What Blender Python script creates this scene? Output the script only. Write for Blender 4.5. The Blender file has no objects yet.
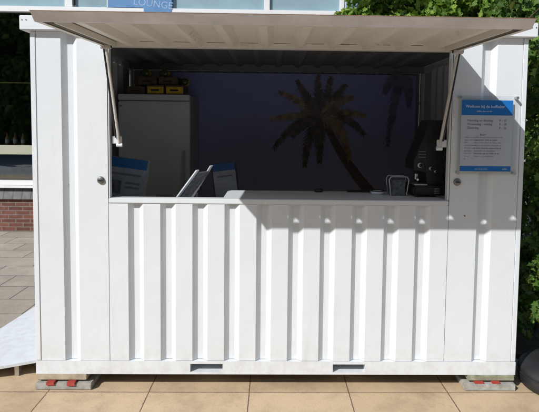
import bpy, bmesh, math, random
from mathutils import Vector, Matrix
random.seed(7)
S = bpy.context.scene
C = S.collection
PI = math.pi
V = Vector

# ------------------------------------------------------------------ materials
def newmat(name):
    m = bpy.data.materials.new(name); m.use_nodes = True
    nt = m.node_tree; b = nt.nodes['Principled BSDF']
    return m, nt, b
def lk(nt, a, b): nt.links.new(a, b)
def ramp(nt, fac, stops):
    r = nt.nodes.new('ShaderNodeValToRGB'); e = r.color_ramp.elements
    while len(e) < len(stops): e.new(0.5)
    for i, (p, c) in enumerate(stops):
        e[i].position = p; e[i].color = (*c, 1) if len(c) == 3 else c
    lk(nt, fac, r.inputs[0]); return r.outputs[0]
def noise(nt, scale, detail=4, rough=0.55, vec=None, stretch=None):
    n = nt.nodes.new('ShaderNodeTexNoise'); n.inputs['Scale'].default_value = scale
    n.inputs['Detail'].default_value = detail; n.inputs['Roughness'].default_value = rough
    if vec is None:
        vec = nt.nodes.new('ShaderNodeNewGeometry').outputs['Position']
    if stretch:
        mp = nt.nodes.new('ShaderNodeMapping'); mp.inputs['Scale'].default_value = stretch
        lk(nt, vec, mp.inputs[0]); vec = mp.outputs[0]
    lk(nt, vec, n.inputs['Vector']); return n.outputs['Fac']
def mixc(nt, fac, a, b, mode='MIX'):
    m = nt.nodes.new('ShaderNodeMix'); m.data_type = 'RGBA'; m.blend_type = mode
    for i, v in ((0, fac), (6, a), (7, b)):
        if hasattr(v, 'links'): lk(nt, v, m.inputs[i])
        elif isinstance(v, (int, float)): m.inputs[i].default_value = v
        else: m.inputs[i].default_value = (*v, 1)
    return m.outputs[2]
def bump(nt, b, h, strength=0.2, dist=0.01):
    n = nt.nodes.new('ShaderNodeBump'); n.inputs['Strength'].default_value = strength
    n.inputs['Distance'].default_value = dist
    lk(nt, h, n.inputs['Height']); lk(nt, n.outputs[0], b.inputs['Normal'])
def simple(name, col, rough=0.5, metal=0.0, var=0.12, scale=8, bmp=0.0, spec=0.5):
    m, nt, b = newmat(name)
    f = noise(nt, scale, 5)
    dark = tuple(c*(1-var) for c in col); light = tuple(min(1, c*(1+var)) for c in col)
    lk(nt, ramp(nt, f, [(0.3, dark), (0.7, light)]), b.inputs['Base Color'])
    b.inputs['Roughness'].default_value = rough; b.inputs['Metallic'].default_value = metal
    b.inputs['Specular IOR Level'].default_value = spec
    if bmp: bump(nt, b, noise(nt, scale*12, 3), bmp, 0.004)
    return m

def paint(name, col, dirt=(0.42, 0.37, 0.30), amount=0.5, rough=0.38):
    m, nt, b = newmat(name)
    big = noise(nt, 1.6, 4)
    c0 = ramp(nt, big, [(0.3, tuple(c*0.955 for c in col)), (0.7, col)])
    st = noise(nt, 9, 6, 0.65, stretch=(1, 1, 0.13))
    sp = noise(nt, 42, 5, 0.7)
    f1 = ramp(nt, st, [(0.59, (0, 0, 0)), (0.80, (1, 1, 1))])
    f2 = ramp(nt, sp, [(0.66, (0, 0, 0)), (0.74, (1, 1, 1))])
    mul = nt.nodes.new('ShaderNodeMath'); mul.operation = 'MULTIPLY'; mul.inputs[1].default_value = 0.35*amount
    lk(nt, f1, mul.inputs[0])
    mul2 = nt.nodes.new('ShaderNodeMath'); mul2.operation = 'MULTIPLY'; mul2.inputs[1].default_value = 0.55*amount
    lk(nt, f2, mul2.inputs[0])
    ad = nt.nodes.new('ShaderNodeMath'); ad.operation = 'ADD'; ad.use_clamp = True
    lk(nt, mul.outputs[0], ad.inputs[0]); lk(nt, mul2.outputs[0], ad.inputs[1])
    c1 = mixc(nt, ad.outputs[0], c0, dirt)
    # splash dirt close to the ground
    g = nt.nodes.new('ShaderNodeNewGeometry'); sx = nt.nodes.new('ShaderNodeSeparateXYZ')
    lk(nt, g.outputs['Position'], sx.inputs[0])
    mr = nt.nodes.new('ShaderNodeMapRange'); mr.inputs[1].default_value = 0.32; mr.inputs[2].default_value = 0.06
    mr.inputs[3].default_value = 0; mr.inputs[4].default_value = 1
    lk(nt, sx.outputs[2], mr.inputs[0])
    sp2 = ramp(nt, noise(nt, 15, 7, 0.7), [(0.44, (0, 0, 0)), (0.66, (1, 1, 1))])
    mm = nt.nodes.new('ShaderNodeMath'); mm.operation = 'MULTIPLY'
    lk(nt, mr.outputs[0], mm.inputs[0]); lk(nt, sp2, mm.inputs[1])
    mm2 = nt.nodes.new('ShaderNodeMath'); mm2.operation = 'MULTIPLY'; mm2.inputs[1].default_value = 0.6*amount
    lk(nt, mm.outputs[0], mm2.inputs[0])
    c2 = mixc(nt, mm2.outputs[0], c1, dirt)
    rs = ramp(nt, noise(nt, 23, 8, 0.75, stretch=(1, 1, 0.6)), [(0.665, (0, 0, 0)), (0.70, (1, 1, 1))])
    m3 = nt.nodes.new('ShaderNodeMath'); m3.operation = 'MULTIPLY'; m3.inputs[1].default_value = min(1, 0.8*amount); lk(nt, rs, m3.inputs[0])
    lk(nt, mixc(nt, m3.outputs[0], c2, (0.22, 0.12, 0.06)), b.inputs['Base Color'])
    b.inputs['Roughness'].default_value = rough
    bump(nt, b, noise(nt, 3.5, 3), 0.45, 0.012)
    return m

M = {}
M['white'] = paint('container_white_paint', (0.715, 0.755, 0.79), amount=0.6)
M['flapwhite'] = paint('weathered_flap_paint', (0.68, 0.67, 0.63), dirt=(0.30, 0.23, 0.15), amount=1.3, rough=0.5)
M['seal'] = simple('grey_flap_edge', (0.70, 0.70, 0.74), 0.6, var=0.18, scale=5)
M['rustline'] = simple('rusty_edge', (0.24, 0.15, 0.09), 0.8, var=0.4, scale=25)
M['inside'] = paint('inner_grey_paint', (0.68, 0.68, 0.68), amount=0.8, rough=0.6)
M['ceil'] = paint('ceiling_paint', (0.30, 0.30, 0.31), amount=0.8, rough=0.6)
M['floor'] = simple('dark_ply_floor', (0.36, 0.32, 0.27), 0.7, var=0.25, scale=6)
M['steel'] = simple('brushed_steel', (0.55, 0.55, 0.54), 0.32, 0.9, 0.1, 30)
M['darksteel'] = simple('weathered_steel', (0.22, 0.22, 0.22), 0.45, 0.7, 0.3, 40)
M['chrome'] = simple('bright_metal', (0.75, 0.75, 0.75), 0.15, 1.0, 0.05, 30)
M['strutpaint'] = simple('pale_strut_paint', (0.50, 0.49, 0.47), 0.45, 0.0, 0.15, 30)
M['black'] = simple('black_plastic', (0.018, 0.018, 0.02), 0.4, 0, 0.2, 20)
M['blackrod'] = simple('black_rod', (0.02, 0.02, 0.022), 0.3, 0.3, 0.2, 20)
M['rubber'] = simple('black_rubber', (0.022, 0.023, 0.025), 0.55, 0, 0.35, 7, 0.3)
M['concrete'] = simple('grey_concrete', (0.36, 0.35, 0.32), 0.9, 0, 0.3, 22, 0.6)
M['mossy'] = simple('mossy_concrete', (0.27, 0.27, 0.19), 0.95, 0, 0.4, 18, 0.6)
M['sandy'] = simple('sandy_concrete', (0.42, 0.35, 0.26), 0.95, 0, 0.25, 18, 0.6)
M['red'] = simple('red_plastic', (0.38, 0.05, 0.04), 0.6, 0, 0.2, 30)
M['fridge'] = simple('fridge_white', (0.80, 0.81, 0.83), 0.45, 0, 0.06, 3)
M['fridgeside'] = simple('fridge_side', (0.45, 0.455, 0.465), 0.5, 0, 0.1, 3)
M['yellow'] = simple('yellow_print', (0.75, 0.52, 0.03), 0.45, 0, 0.3, 30)
M['greenglass'] = simple('dark_green_glass', (0.06, 0.08, 0.03), 0.15, 0, 0.3, 30)
M['carton'] = simple('brown_carton', (0.13, 0.09, 0.05), 0.8, 0, 0.2, 20)
M['paper'] = simple('printed_paper', (0.66, 0.68, 0.76), 0.6, 0, 0.04, 12)
M['blue'] = simple('blue_print', (0.015, 0.20, 0.62), 0.45, 0, 0.05, 12)
M['bluedark'] = simple('deep_blue_print', (0.02, 0.10, 0.30), 0.5, 0, 0.1, 12)
M['ink'] = simple('grey_ink', (0.17, 0.17, 0.21), 0.6, 0, 0.1, 12)
M['inkpale'] = simple('pale_ink', (0.36, 0.36, 0.40), 0.6, 0, 0.1, 12)
M['whiteprint'] = simple('white_lettering', (0.75, 0.80, 0.88), 0.5, 0, 0.03, 12)
M['shadepaper'] = simple('shaded_card_paper', (0.30, 0.33, 0.38), 0.6, 0, 0.15, 12)  # white page darkened in colour for the shade inside the hatch
M['headingblue'] = simple('muted_blue_print', (0.02, 0.13, 0.36), 0.5, 0, 0.1, 12)
M['palmfaint'] = simple('faded_palm_print', (0.22, 0.20, 0.30), 0.6, 0, 0.3, 14)
M['photoprint'] = simple('dark_photo_print', (0.12, 0.13, 0.15), 0.5, 0, 0.6, 40)
M['frame'] = paint('window_frame_white', (0.78, 0.79, 0.80), amount=0.25)
M['cream'] = paint('window_frame_cream', (0.42, 0.43, 0.33), dirt=(0.25, 0.24, 0.17), amount=0.5)
M['tan'] = simple('tan_window_board', (0.22, 0.17, 0.10), 0.6, 0, 0.3, 12)
M['sheet'] = paint('ramp_bluish_white', (0.66, 0.69, 0.73), dirt=(0.4, 0.4, 0.4), amount=0.6)
M['brownbottle'] = simple('brown_bottle_glass', (0.42, 0.16, 0.12), 0.2, 0, 0.3, 30)
M['yellowline'] = simple('plain_yellow', (0.55, 0.42, 0.08), 0.4, 0, 0.15, 12)
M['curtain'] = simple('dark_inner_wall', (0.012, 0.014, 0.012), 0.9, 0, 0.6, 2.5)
M['bark'] = simple('bark', (0.09, 0.065, 0.045), 0.9, 0, 0.4, 20, 0.8)
M['soil'] = simple('dark_soil', (0.05, 0.04, 0.03), 0.95, 0, 0.4, 25, 0.8)
M['square'] = simple('unseen_bounce_paving', (0.34, 0.35, 0.37), 0.95, 0, 0.2, 3)
M['fadedblue'] = simple('faded_blue_cloth', (0.10, 0.24, 0.46), 0.6, 0, 0.1, 3)
M['paleblue'] = simple('pale_blue_lettering', (0.28, 0.40, 0.60), 0.6, 0, 0.2, 30)
M['olive'] = simple('dark_olive_strip', (0.10, 0.10, 0.075), 0.8, 0, 0.3, 12)
M['cushion'] = simple('grey_cushion', (0.10, 0.14, 0.16), 0.9, 0, 0.3, 15)

def glassmat(name, tint, rough, alpha_spec=0.5):
    m, nt, b = newmat(name)
    out = nt.nodes['Material Output']
    tr = nt.nodes.new('ShaderNodeBsdfTransparent'); tr.inputs[0].default_value = (*tint, 1)
    gl = nt.nodes.new('ShaderNodeBsdfGlossy'); gl.inputs['Roughness'].default_value = rough
    gl.inputs[0].default_value = (0.95, 0.97, 1, 1)
    lw = nt.nodes.new('ShaderNodeLayerWeight'); lw.inputs[0].default_value = 0.5
    pw = nt.nodes.new('ShaderNodeMath'); pw.operation = 'POWER'; pw.inputs[1].default_value = 5; lk(nt, lw.outputs['Facing'], pw.inputs[0])
    fr = nt.nodes.new('ShaderNodeMath'); fr.operation = 'MULTIPLY_ADD'; fr.inputs[1].default_value = 0.9; fr.inputs[2].default_value = alpha_spec; lk(nt, pw.outputs[0], fr.inputs[0])
    n = nt.nodes.new('ShaderNodeBump'); n.inputs['Strength'].default_value = 0.03; n.inputs['Distance'].default_value = 0.02
    lk(nt, noise(nt, 1.2, 2), n.inputs['Height']); lk(nt, n.outputs[0], gl.inputs['Normal'])
    mx = nt.nodes.new('ShaderNodeMixShader')
    lk(nt, fr.outputs[0], mx.inputs[0]); lk(nt, tr.outputs[0], mx.inputs[1]); lk(nt, gl.outputs[0], mx.inputs[2])
    lk(nt, mx.outputs[0], out.inputs['Surface'])
    return m
M['glass'] = glassmat('window_glass', (0.55, 0.6, 0.58), 0.01, 0.16)
M['clear'] = glassmat('clear_acrylic', (0.96, 0.97, 0.97), 0.03, 0.04)
M['skyglass'] = simple('upper_glass_sky_tint', (0.27, 0.39, 0.45), 0.12, 0.0, 0.15, 1.5)  # sky reflection put into the pane colour
M['skyglass'].node_tree.nodes['Principled BSDF'].inputs['Specular IOR Level'].default_value = 1.0

# beige paving slabs with joints, per-slab tone and stains
def slabs():
    m, nt, b = newmat('beige_slabs')
    g = nt.nodes.new('ShaderNodeNewGeometry')
    mp = nt.nodes.new('ShaderNodeMapping'); mp.inputs['Location'].default_value = (1.409+0.6186*20, 0.048+0.6186*20, 0)
    lk(nt, g.outputs['Position'], mp.inputs[0])
    br = nt.nodes.new('ShaderNodeTexBrick'); br.offset = 0; br.squash = 1
    br.inputs['Scale'].default_value = 1; br.inputs['Brick Width'].default_value = 0.6186; br.inputs['Row Height'].default_value = 0.6186
    br.inputs['Mortar Size'].default_value = 0.0036; br.inputs['Mortar Smooth'].default_value = 0.25
    br.inputs['Color1'].default_value = (0.49, 0.37, 0.235, 1); br.inputs['Color2'].default_value = (0.56, 0.43, 0.285, 1)
    br.inputs['Mortar'].default_value = (0.14, 0.10, 0.065, 1); br.inputs['Bias'].default_value = 0
    nz = nt.nodes.new('ShaderNodeTexNoise'); nz.inputs['Scale'].default_value = 38; nz.inputs['Detail'].default_value = 5
    lk(nt, g.outputs['Position'], nz.inputs['Vector'])
    vm = nt.nodes.new('ShaderNodeVectorMath'); vm.operation = 'MULTIPLY_ADD'; vm.inputs[1].default_value = (0.009, 0.009, 0)
    lk(nt, nz.outputs['Color'], vm.inputs[0]); lk(nt, mp.outputs[0], vm.inputs[2])
    lk(nt, vm.outputs[0], br.inputs['Vector'])
    n1 = ramp(nt, noise(nt, 2.6, 7, 0.7), [(0.30, (0.70, 0.67, 0.63)), (0.55, (1.0, 1.0, 1.0)), (0.75, (1.08, 1.07, 1.04))])
    n2 = ramp(nt, noise(nt, 130, 3, 0.6), [(0.3, (0.86, 0.85, 0.84)), (0.65, (1.05, 1.05, 1.05))])
    n3 = ramp(nt, noise(nt, 11, 6, 0.7), [(0.60, (1, 1, 1)), (0.78, (0.66, 0.62, 0.60))])
    c = mixc(nt, 1, br.outputs['Color'], n1, 'MULTIPLY'); c = mixc(nt, 1, c, n2, 'MULTIPLY'); c = mixc(nt, 1, c, n3, 'MULTIPLY')
    lk(nt, c, b.inputs['Base Color']); b.inputs['Roughness'].default_value = 0.85
    inv = nt.nodes.new('ShaderNodeMath'); inv.operation = 'MULTIPLY_ADD'; inv.inputs[1].default_value = -1; inv.inputs[2].default_value = 1
    lk(nt, br.outputs['Fac'], inv.inputs[0])
    ad = nt.nodes.new('ShaderNodeMath'); ad.operation = 'MULTIPLY_ADD'; ad.inputs[1].default_value = 0.12
    lk(nt, noise(nt, 160, 3), ad.inputs[0]); lk(nt, inv.outputs[0], ad.inputs[2])
    bump(nt, b, ad.outputs[0], 0.6, 0.006)
    return m
M['slabs'] = slabs()
def pavers():
    m, nt, b = newmat('grey_pavers')
    g = nt.nodes.new('ShaderNodeNewGeometry')
    mp = nt.nodes.new('ShaderNodeMapping'); mp.inputs['Location'].default_value = (12.1, 12.25, 0)
    lk(nt, g.outputs['Position'], mp.inputs[0])
    br = nt.nodes.new('ShaderNodeTexBrick'); br.offset = 0.5; br.squash = 1
    br.inputs['Scale'].default_value = 1; br.inputs['Brick Width'].default_value = 0.6; br.inputs['Row Height'].default_value = 0.4
    br.inputs['Mortar Size'].default_value = 0.006; br.inputs['Mortar Smooth'].default_value = 0.3
    br.inputs['Color1'].default_value = (0.33, 0.295, 0.245, 1); br.inputs['Color2'].default_value = (0.42, 0.375, 0.315, 1)
    br.inputs['Mortar'].default_value = (0.075, 0.065, 0.055, 1)
    lk(nt, mp.outputs[0], br.inputs['Vector'])
    n1 = ramp(nt, noise(nt, 2.2, 6, 0.65), [(0.32, (0.78, 0.78, 0.78)), (0.62, (1.05, 1.05, 1.05))])
    n2 = ramp(nt, noise(nt, 90, 3, 0.6), [(0.3, (0.8, 0.8, 0.8)), (0.65, (1.06, 1.06, 1.06))])
    c = mixc(nt, 1, br.outputs['Color'], n1, 'MULTIPLY'); c = mixc(nt, 1, c, n2, 'MULTIPLY')
    lk(nt, c, b.inputs['Base Color']); b.inputs['Roughness'].default_value = 0.9
    return m
M['pavers'] = pavers()
def bricks():
    m, nt, b = newmat('red_brick')
    g = nt.nodes.new('ShaderNodeNewGeometry')
    sx = nt.nodes.new('ShaderNodeSeparateXYZ'); lk(nt, g.outputs['Position'], sx.inputs[0])
    cx = nt.nodes.new('ShaderNodeCombineXYZ')
    lk(nt, sx.outputs[0], cx.inputs[0]); lk(nt, sx.outputs[2], cx.inputs[1])
    mp = nt.nodes.new('ShaderNodeMapping'); mp.inputs['Location'].default_value = (10.06, 10.0, 0)
    lk(nt, cx.outputs[0], mp.inputs[0])
    br = nt.nodes.new('ShaderNodeTexBrick'); br.offset = 0.5
    br.inputs['Scale'].default_value = 1; br.inputs['Brick Width'].default_value = 0.215; br.inputs['Row Height'].default_value = 0.0625
    br.inputs['Mortar Size'].default_value = 0.007; br.inputs['Mortar Smooth'].default_value = 0.2
    br.inputs['Color1'].default_value = (0.12, 0.045, 0.034, 1); br.inputs['Color2'].default_value = (0.20, 0.08, 0.058, 1)
    br.inputs['Mortar'].default_value = (0.20, 0.17, 0.15, 1)
    lk(nt, mp.outputs[0], br.inputs['Vector'])
    n1 = ramp(nt, noise(nt, 14, 6, 0.65), [(0.32, (0.7, 0.7, 0.7)), (0.62, (1.1, 1.1, 1.1))])
    lk(nt, mixc(nt, 1, br.outputs['Color'], n1, 'MULTIPLY'), b.inputs['Base Color']); b.inputs['Roughness'].default_value = 0.9
    bump(nt, b, br.outputs['Fac'], -0.5, 0.006)
    return m
M['brick'] = bricks()
def slate():
    m, nt, b = newmat('slate_sill_tiles')
    g = nt.nodes.new('ShaderNodeNewGeometry')
    wv = nt.nodes.new('ShaderNodeTexWave'); wv.bands_direction = 'X'; wv.inputs['Scale'].default_value = 2.3
    lk(nt, g.outputs['Position'], wv.inputs[0])
    j = ramp(nt, wv.outputs['Fac'], [(0.0, (0.35, 0.35, 0.35)), (0.1, (1, 1, 1))])
    n1 = ramp(nt, noise(nt, 8, 5), [(0.3, (0.045, 0.047, 0.055)), (0.7, (0.12, 0.12, 0.125))])
    lk(nt, mixc(nt, 1, n1, j, 'MULTIPLY'), b.inputs['Base Color']); b.inputs['Roughness'].default_value = 0.6
    return m
M['slate'] = slate()
def leafmat(name, a, bcol, c):
    m, nt, b = newmat(name)
    g = nt.nodes.new('ShaderNodeNewGeometry')
    col = ramp(nt, g.outputs['Random Per Island'], [(0.0, a), (0.55, bcol), (0.93, c), (1.0, (0.16, 0.14, 0.03))])
    lk(nt, col, b.inputs['Base Color']); b.inputs['Roughness'].default_value = 0.42
    b.inputs['Specular IOR Level'].default_value = 0.4
    tl = nt.nodes.new('ShaderNodeBsdfTranslucent')
    lk(nt, mixc(nt, 1, col, (1.3, 1.5, 0.6), 'MULTIPLY'), tl.inputs[0])
    mx = nt.nodes.new('ShaderNodeMixShader'); mx.inputs[0].default_value = 0.3
    out = nt.nodes['Material Output']
    lk(nt, b.outputs[0], mx.inputs[1]); lk(nt, tl.outputs[0], mx.inputs[2]); lk(nt, mx.outputs[0], out.inputs['Surface'])
    return m
M['leaf'] = leafmat('climber_leaves', (0.035, 0.08, 0.015), (0.085, 0.165, 0.03), (0.17, 0.28, 0.06))
M['leaf2'] = leafmat('tree_leaves', (0.07, 0.14, 0.02), (0.17, 0.28, 0.045), (0.32, 0.44, 0.09))
M['leafdark'] = leafmat('far_tree_leaves', (0.08, 0.15, 0.03), (0.16, 0.25, 0.05), (0.3, 0.36, 0.09))
def bannermat():
    m, nt, b = newmat('dusk_sky_print')
    g = nt.nodes.new('ShaderNodeNewGeometry'); sx = nt.nodes.new('ShaderNodeSeparateXYZ')
    lk(nt, g.outputs['Position'], sx.inputs[0])
    mr = nt.nodes.new('ShaderNodeMapRange'); mr.inputs[1].default_value = 0.9; mr.inputs[2].default_value = 2.2
    lk(nt, sx.outputs[2], mr.inputs[0])
    a = nt.nodes.new('ShaderNodeMath'); a.operation = 'MULTIPLY_ADD'; a.inputs[1].default_value = 0.35
    lk(nt, noise(nt, 1.8, 4), a.inputs[0]); lk(nt, mr.outputs[0], a.inputs[2])
    c = ramp(nt, a.outputs[0], [(0.15, (0.56, 0.52, 0.78)), (0.6, (0.47, 0.50, 0.84)), (1.0, (0.38, 0.42, 0.76))])
    lk(nt, c, b.inputs['Base Color']); b.inputs['Roughness'].default_value = 0.6
    return m
M['banner'] = bannermat()
M['palmtrunk'] = simple('palm_trunk_print', (0.17, 0.125, 0.13), 0.6, 0, 0.3, 30)
M['palmdark'] = simple('palm_frond_print_dark', (0.19, 0.155, 0.145), 0.6, 0, 0.4, 14)
M['palmgold'] = simple('palm_frond_print_gold', (0.42, 0.30, 0.19), 0.6, 0, 0.5, 14)

# ------------------------------------------------------------------ mesh helpers
class MB:
    def __init__(s): s.v = []; s.f = []; s.mi = []; s.mats = []; s.cur = 0; s.sm = False; s.smf = []
    def mat(s, m):
        if m not in s.mats: s.mats.append(m)
        s.cur = s.mats.index(m); return s
    def add(s, vs, fs, smooth=False):
        o = len(s.v); s.v += [tuple(p) for p in vs]
        for f in fs: s.f.append(tuple(i+o for i in f)); s.mi.append(s.cur); s.smf.append(smooth)
        return s
    def box(s, x0, x1, y0, y1, z0, z1, mtx=None, bev=0.0):
        if bev > 0:
            bm = bmesh.new(); bmesh.ops.create_cube(bm, size=1)
            bmesh.ops.scale(bm, vec=(x1-x0, y1-y0, z1-z0), verts=bm.verts)
            bmesh.ops.translate(bm, vec=((x0+x1)/2, (y0+y1)/2, (z0+z1)/2), verts=bm.verts)
            bmesh.ops.bevel(bm, geom=bm.edges[:], offset=bev, segments=2, affect='EDGES')
            bm.verts.index_update()
            vs = [v.co.copy() for v in bm.verts]; fs = [[v.index for v in f.verts] for f in bm.faces]; bm.free()
        else:
            vs = [V((x, y, z)) for x in (x0, x1) for y in (y0, y1) for z in (z0, z1)]
            fs = [(0, 1, 3, 2), (4, 6, 7, 5), (0, 4, 5, 1), (2, 3, 7, 6), (0, 2, 6, 4), (1, 5, 7, 3)]
        if mtx: vs = [mtx @ p for p in vs]
        return s.add(vs, fs)
    def tube(s, p, q, r, r2=None, n=14, cap=True):
        p = V(p); q = V(q); r2 = r if r2 is None else r2
        d = (q-p).normalized(); a = d.orthogonal().normalized(); b = d.cross(a)
        vs = []
        for c, rr in ((p, r), (q, r2)):
            for i in range(n): t = 2*PI*i/n; vs.append(c+a*math.cos(t)*rr+b*math.sin(t)*rr)
        s.add(vs, [(i, (i+1) % n, n+(i+1) % n, n+i) for i in range(n)], True)
        if cap: s.add(vs, [tuple(range(n))[::-1], tuple(range(n, 2*n))])
        return s
    def lathe(s, prof, c, n=40, axis='Z', smooth=True):
        vs = []
        for r, h in prof:
            for i in range(n):
                t = 2*PI*i/n; x = r*math.cos(t); y = r*math.sin(t)
                vs.append((c[0]+x, c[1]+y, c[2]+h) if axis == 'Z' else (c[0]+x, c[1]+h, c[2]+y))
        fs = []
        for k in range(len(prof)-1):
            for i in range(n): fs.append((k*n+i, k*n+(i+1) % n, (k+1)*n+(i+1) % n, (k+1)*n+i))
        return s.add(vs, fs, smooth)
    def prism(s, poly, h0, h1, fn):
        n = len(poly)
        vs = [fn(a, b, h0) for a, b in poly]+[fn(a, b, h1) for a, b in poly]
        fs = [tuple(range(n))[::-1], tuple(range(n, 2*n))]+[(i, (i+1) % n, n+(i+1) % n, n+i) for i in range(n)]
        return s.add(vs, fs)
    def sheet(s, pts, fn, e0, e1, th):
        """corrugated sheet: pts = profile [(a, depth)], extruded e0..e1, thickness th"""
        n = len(pts)
        vs = [fn(a, d, e) for e in (e0, e1) for a, d in pts]+[fn(a, d+th, e) for e in (e0, e1) for a, d in pts]
        fs = []
        for i in range(n-1):
            fs.append((i, i+1, n+i+1, n+i)); fs.append((2*n+i, 3*n+i, 3*n+i+1, 2*n+i+1))
            fs.append((i, 2*n+i, 2*n+i+1, i+1)); fs.append((n+i, n+i+1, 3*n+i+1, 3*n+i))
        fs += [(0, n, 3*n, 2*n), (n-1, 3*n-1, 4*n-1, 2*n-1)]
        return s.add(vs, fs)
    def build(s, name, m=None, parent=None, fix=True):
        me = bpy.data.meshes.new(name); me.from_pydata(s.v, [], s.f)
        ms = s.mats if s.mats else [m]
        for k in ms: me.materials.append(k)
        for p, i, sm in zip(me.polygons, s.mi, s.smf): p.material_index = i; p.use_smooth = sm
        if fix:
            bm = bmesh.new(); bm.from_mesh(me); bmesh.ops.recalc_face_normals(bm, faces=bm.faces); bm.to_mesh(me); bm.free()
        o = bpy.data.objects.new(name, me); C.objects.link(o)
        if parent is not None:
            o.parent = parent
            pw = V((0, 0, 0)); q = parent
            while q: pw += q.location; q = q.parent
            o.location = V((0, 0, 0))-pw
            # chain offset: the vertices are in world space
        return o
def tag(o, label=None, cat=None, group=None, kind=None):
    if label: o['label'] = label
    if cat: o['category'] = cat
    if group: o['group'] = group
    if kind: o['kind'] = kind
    return o
def thing(name, label, cat, loc=(0, 0, 0), group=None):
    o = bpy.data.objects.new(name, None); C.objects.link(o); o.location = loc
    o.empty_display_size = 0.1
    return tag(o, label, cat, group)
def text(name, body, size, loc, mat, parent, rot=(PI/2, 0, 0), extrude=0.0004, align='LEFT'):
    cu = bpy.data.curves.new(name, 'FONT'); cu.body = body; cu.size = size; cu.extrude = extrude; cu.align_x = align
    cu.resolution_u = 3
    t = bpy.data.objects.new(name+'_tmp', cu); C.objects.link(t)
    bpy.context.view_layer.update()
    me = bpy.data.meshes.new_from_object(t); bpy.data.objects.remove(t)
    me.materials.clear(); me.materials.append(mat)
    mt = Matrix.Translation(V(loc)) @ __import__('mathutils').Euler(rot).to_matrix().to_4x4()
    me.transform(mt)
    o = bpy.data.objects.new(name, me); C.objects.link(o); o.parent = parent
    pw = V((0, 0, 0)); q = parent
    while q: pw += q.location; q = q.parent
    o.location = -pw
    return o

# ------------------------------------------------------------------ ground
o = MB().box(-60, 60, 0.36, 60, -0.05, -0.004).build('ground', M['pavers']); tag(o, kind='structure')
o = MB().box(-60, 60, -3.8, 0.36, -0.06, 0.0).build('pavement', M['slabs']); tag(o, kind='structure')
o = MB().box(-60, 60, -60, -3.803, -0.06, 0.0).build('square', M['square']); tag(o, kind='structure')  # unseen ground behind the viewer, its grey added to set the bounce light
o = MB().box(1.72, 6.0, 0.45, 5.0, -0.004, 0.03, bev=0.008).build('planting_bed', M['soil']); tag(o, kind='structure')

# ------------------------------------------------------------------ the container kiosk
K = thing('container_kiosk', 'white corrugated shipping container bar with its serving hatch propped open', 'kiosk', (0, 1.15, 0.09))
W = M['white']; D = 0.03; P0 = -0.929; PITCH = 0.1968
def groove(k): return P0+k*PITCH
def gpts(a, d=D): return [(a, 0), (a+0.030, d), (a+0.064, d), (a+0.094, 0)]
def prof(x0, x1, ks, d=D):
    p = [(x0, 0)]
    for k in ks: p += gpts(groove(k), d)
    p.append((x1, 0)); return p
front = lambda a, d, e: V((a, d, e))
ZB, ZT = 0.178, 2.196
# corner posts
for x0, x1 in ((-1.503, -1.471), (1.473, 1.503)):
    MB().box(x0, x1, -0.003, 0.045, 0.178, ZT, bev=0.003).build('post', W, K)
for x0, x1 in ((-1.503, -1.46), (1.46, 1.503)):
    MB().box(x0, x1, 2.26, 2.305, 0.178, ZT, bev=0.003).build('post', M['inside'], K)
# side jamb panels with one groove each
MB().sheet(prof(-1.4685, -1.0485, [-2]), front, ZB, ZT, 0.003).build('jamb_panel', W, K)
p = [(1.0485, 0)]+gpts(1.222)+[(1.4705, 0)]
MB().sheet(p, front, ZB, ZT, 0.003).build('jamb_panel', W, K)
# panel below the hatch
MB().sheet(prof(-1.0455, 1.0455, range(10)), front, ZB, 1.1655, 0.003).build('front_panel', W, K)
# black strips added behind the seams so no light leaks through
for x in (-1.47, -1.047, 1.047, 1.4717): MB().box(x-0.012, x+0.012, 0.0045, 0.007, ZB, 1.16 if abs(x) < 1.2 else ZT).build('seam_light_block', M['rubber'], K)
# header over the hatch
MB().box(-1.046, 1.046, 0.001, 0.05, 2.112, ZT).build('header', W, K)
for x0, x1 in ((-1.046, -1.039), (1.036, 1.046)): MB().box(x0, x1, 0.005, 0.05, 1.199, 2.11).build('hatch_frame', W, K)
# sill
MB().box(-1.044, 1.044, -0.0055, 0.07, 1.167, 1.198, bev=0.003).build('sill', W, K)
# bottom rail with fork pockets
b = MB(); y0, y1 = -0.005, 0.05; z0, z1 = 0.092, 0.1755
pk = [(-0.548, -0.346), (0.345, 0.548)]
xs = [-1.503, pk[0][0], pk[0][1], pk[1][0], pk[1][1], 1.503]
b.box(xs[0], xs[1], y0, y1, z0, z1); b.box(xs[2], xs[3], y0, y1, z0, z1); b.box(xs[4], xs[5], y0, y1, z0, z1)
for a, c in pk:
    b.box(a, c, y0, y1, z0, 0.106); b.box(a, c, y0, y1, 0.158, z1)
    b.box(a-0.004, a, y1, 1.6, z0, z1); b.box(c, c+0.004, y1, 1.6, z0, z1)
    b.box(a, c, y1, 1.6, 0.100, 0.105); b.box(a, c, y1, 1.6, 0.159, 0.164); b.box(a, c, 1.6, 1.605, z0, z1)
b.build('bottom_rail', W, K)
b = MB()
for x0, x1 in ((-1.503, -1.45), (1.45, 1.503)): b.box(x0, x1, 0.052, 2.30, 0.092, 0.176)
b.box(-1.45, 1.45, 2.25, 2.30, 0.092, 0.176); b.build('base_frame', W, K)
# top rail, overhanging
b = MB(); b.box(-1.546, 1.540, -0.042, 0.06, 2.1975, 2.282, bev=0.004)

rail = b.build('top_rail', W, K)
for x0, x1 in ((-1.546, -1.49), (1.484, 1.540)): MB().mat(W).box(x0, x1, 0.062, 2.24, 2.1975, 2.282, bev=0.004).build('top_rail', None, K)
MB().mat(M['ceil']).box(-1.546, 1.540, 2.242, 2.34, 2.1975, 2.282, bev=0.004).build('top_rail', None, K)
for x in (-1.53, -1.505, 1.50, 1.525): MB().tube((x, -0.0445, 2.255), (x, -0.042, 2.255), 0.004).build('rivet', M['steel'], rail)
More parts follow.
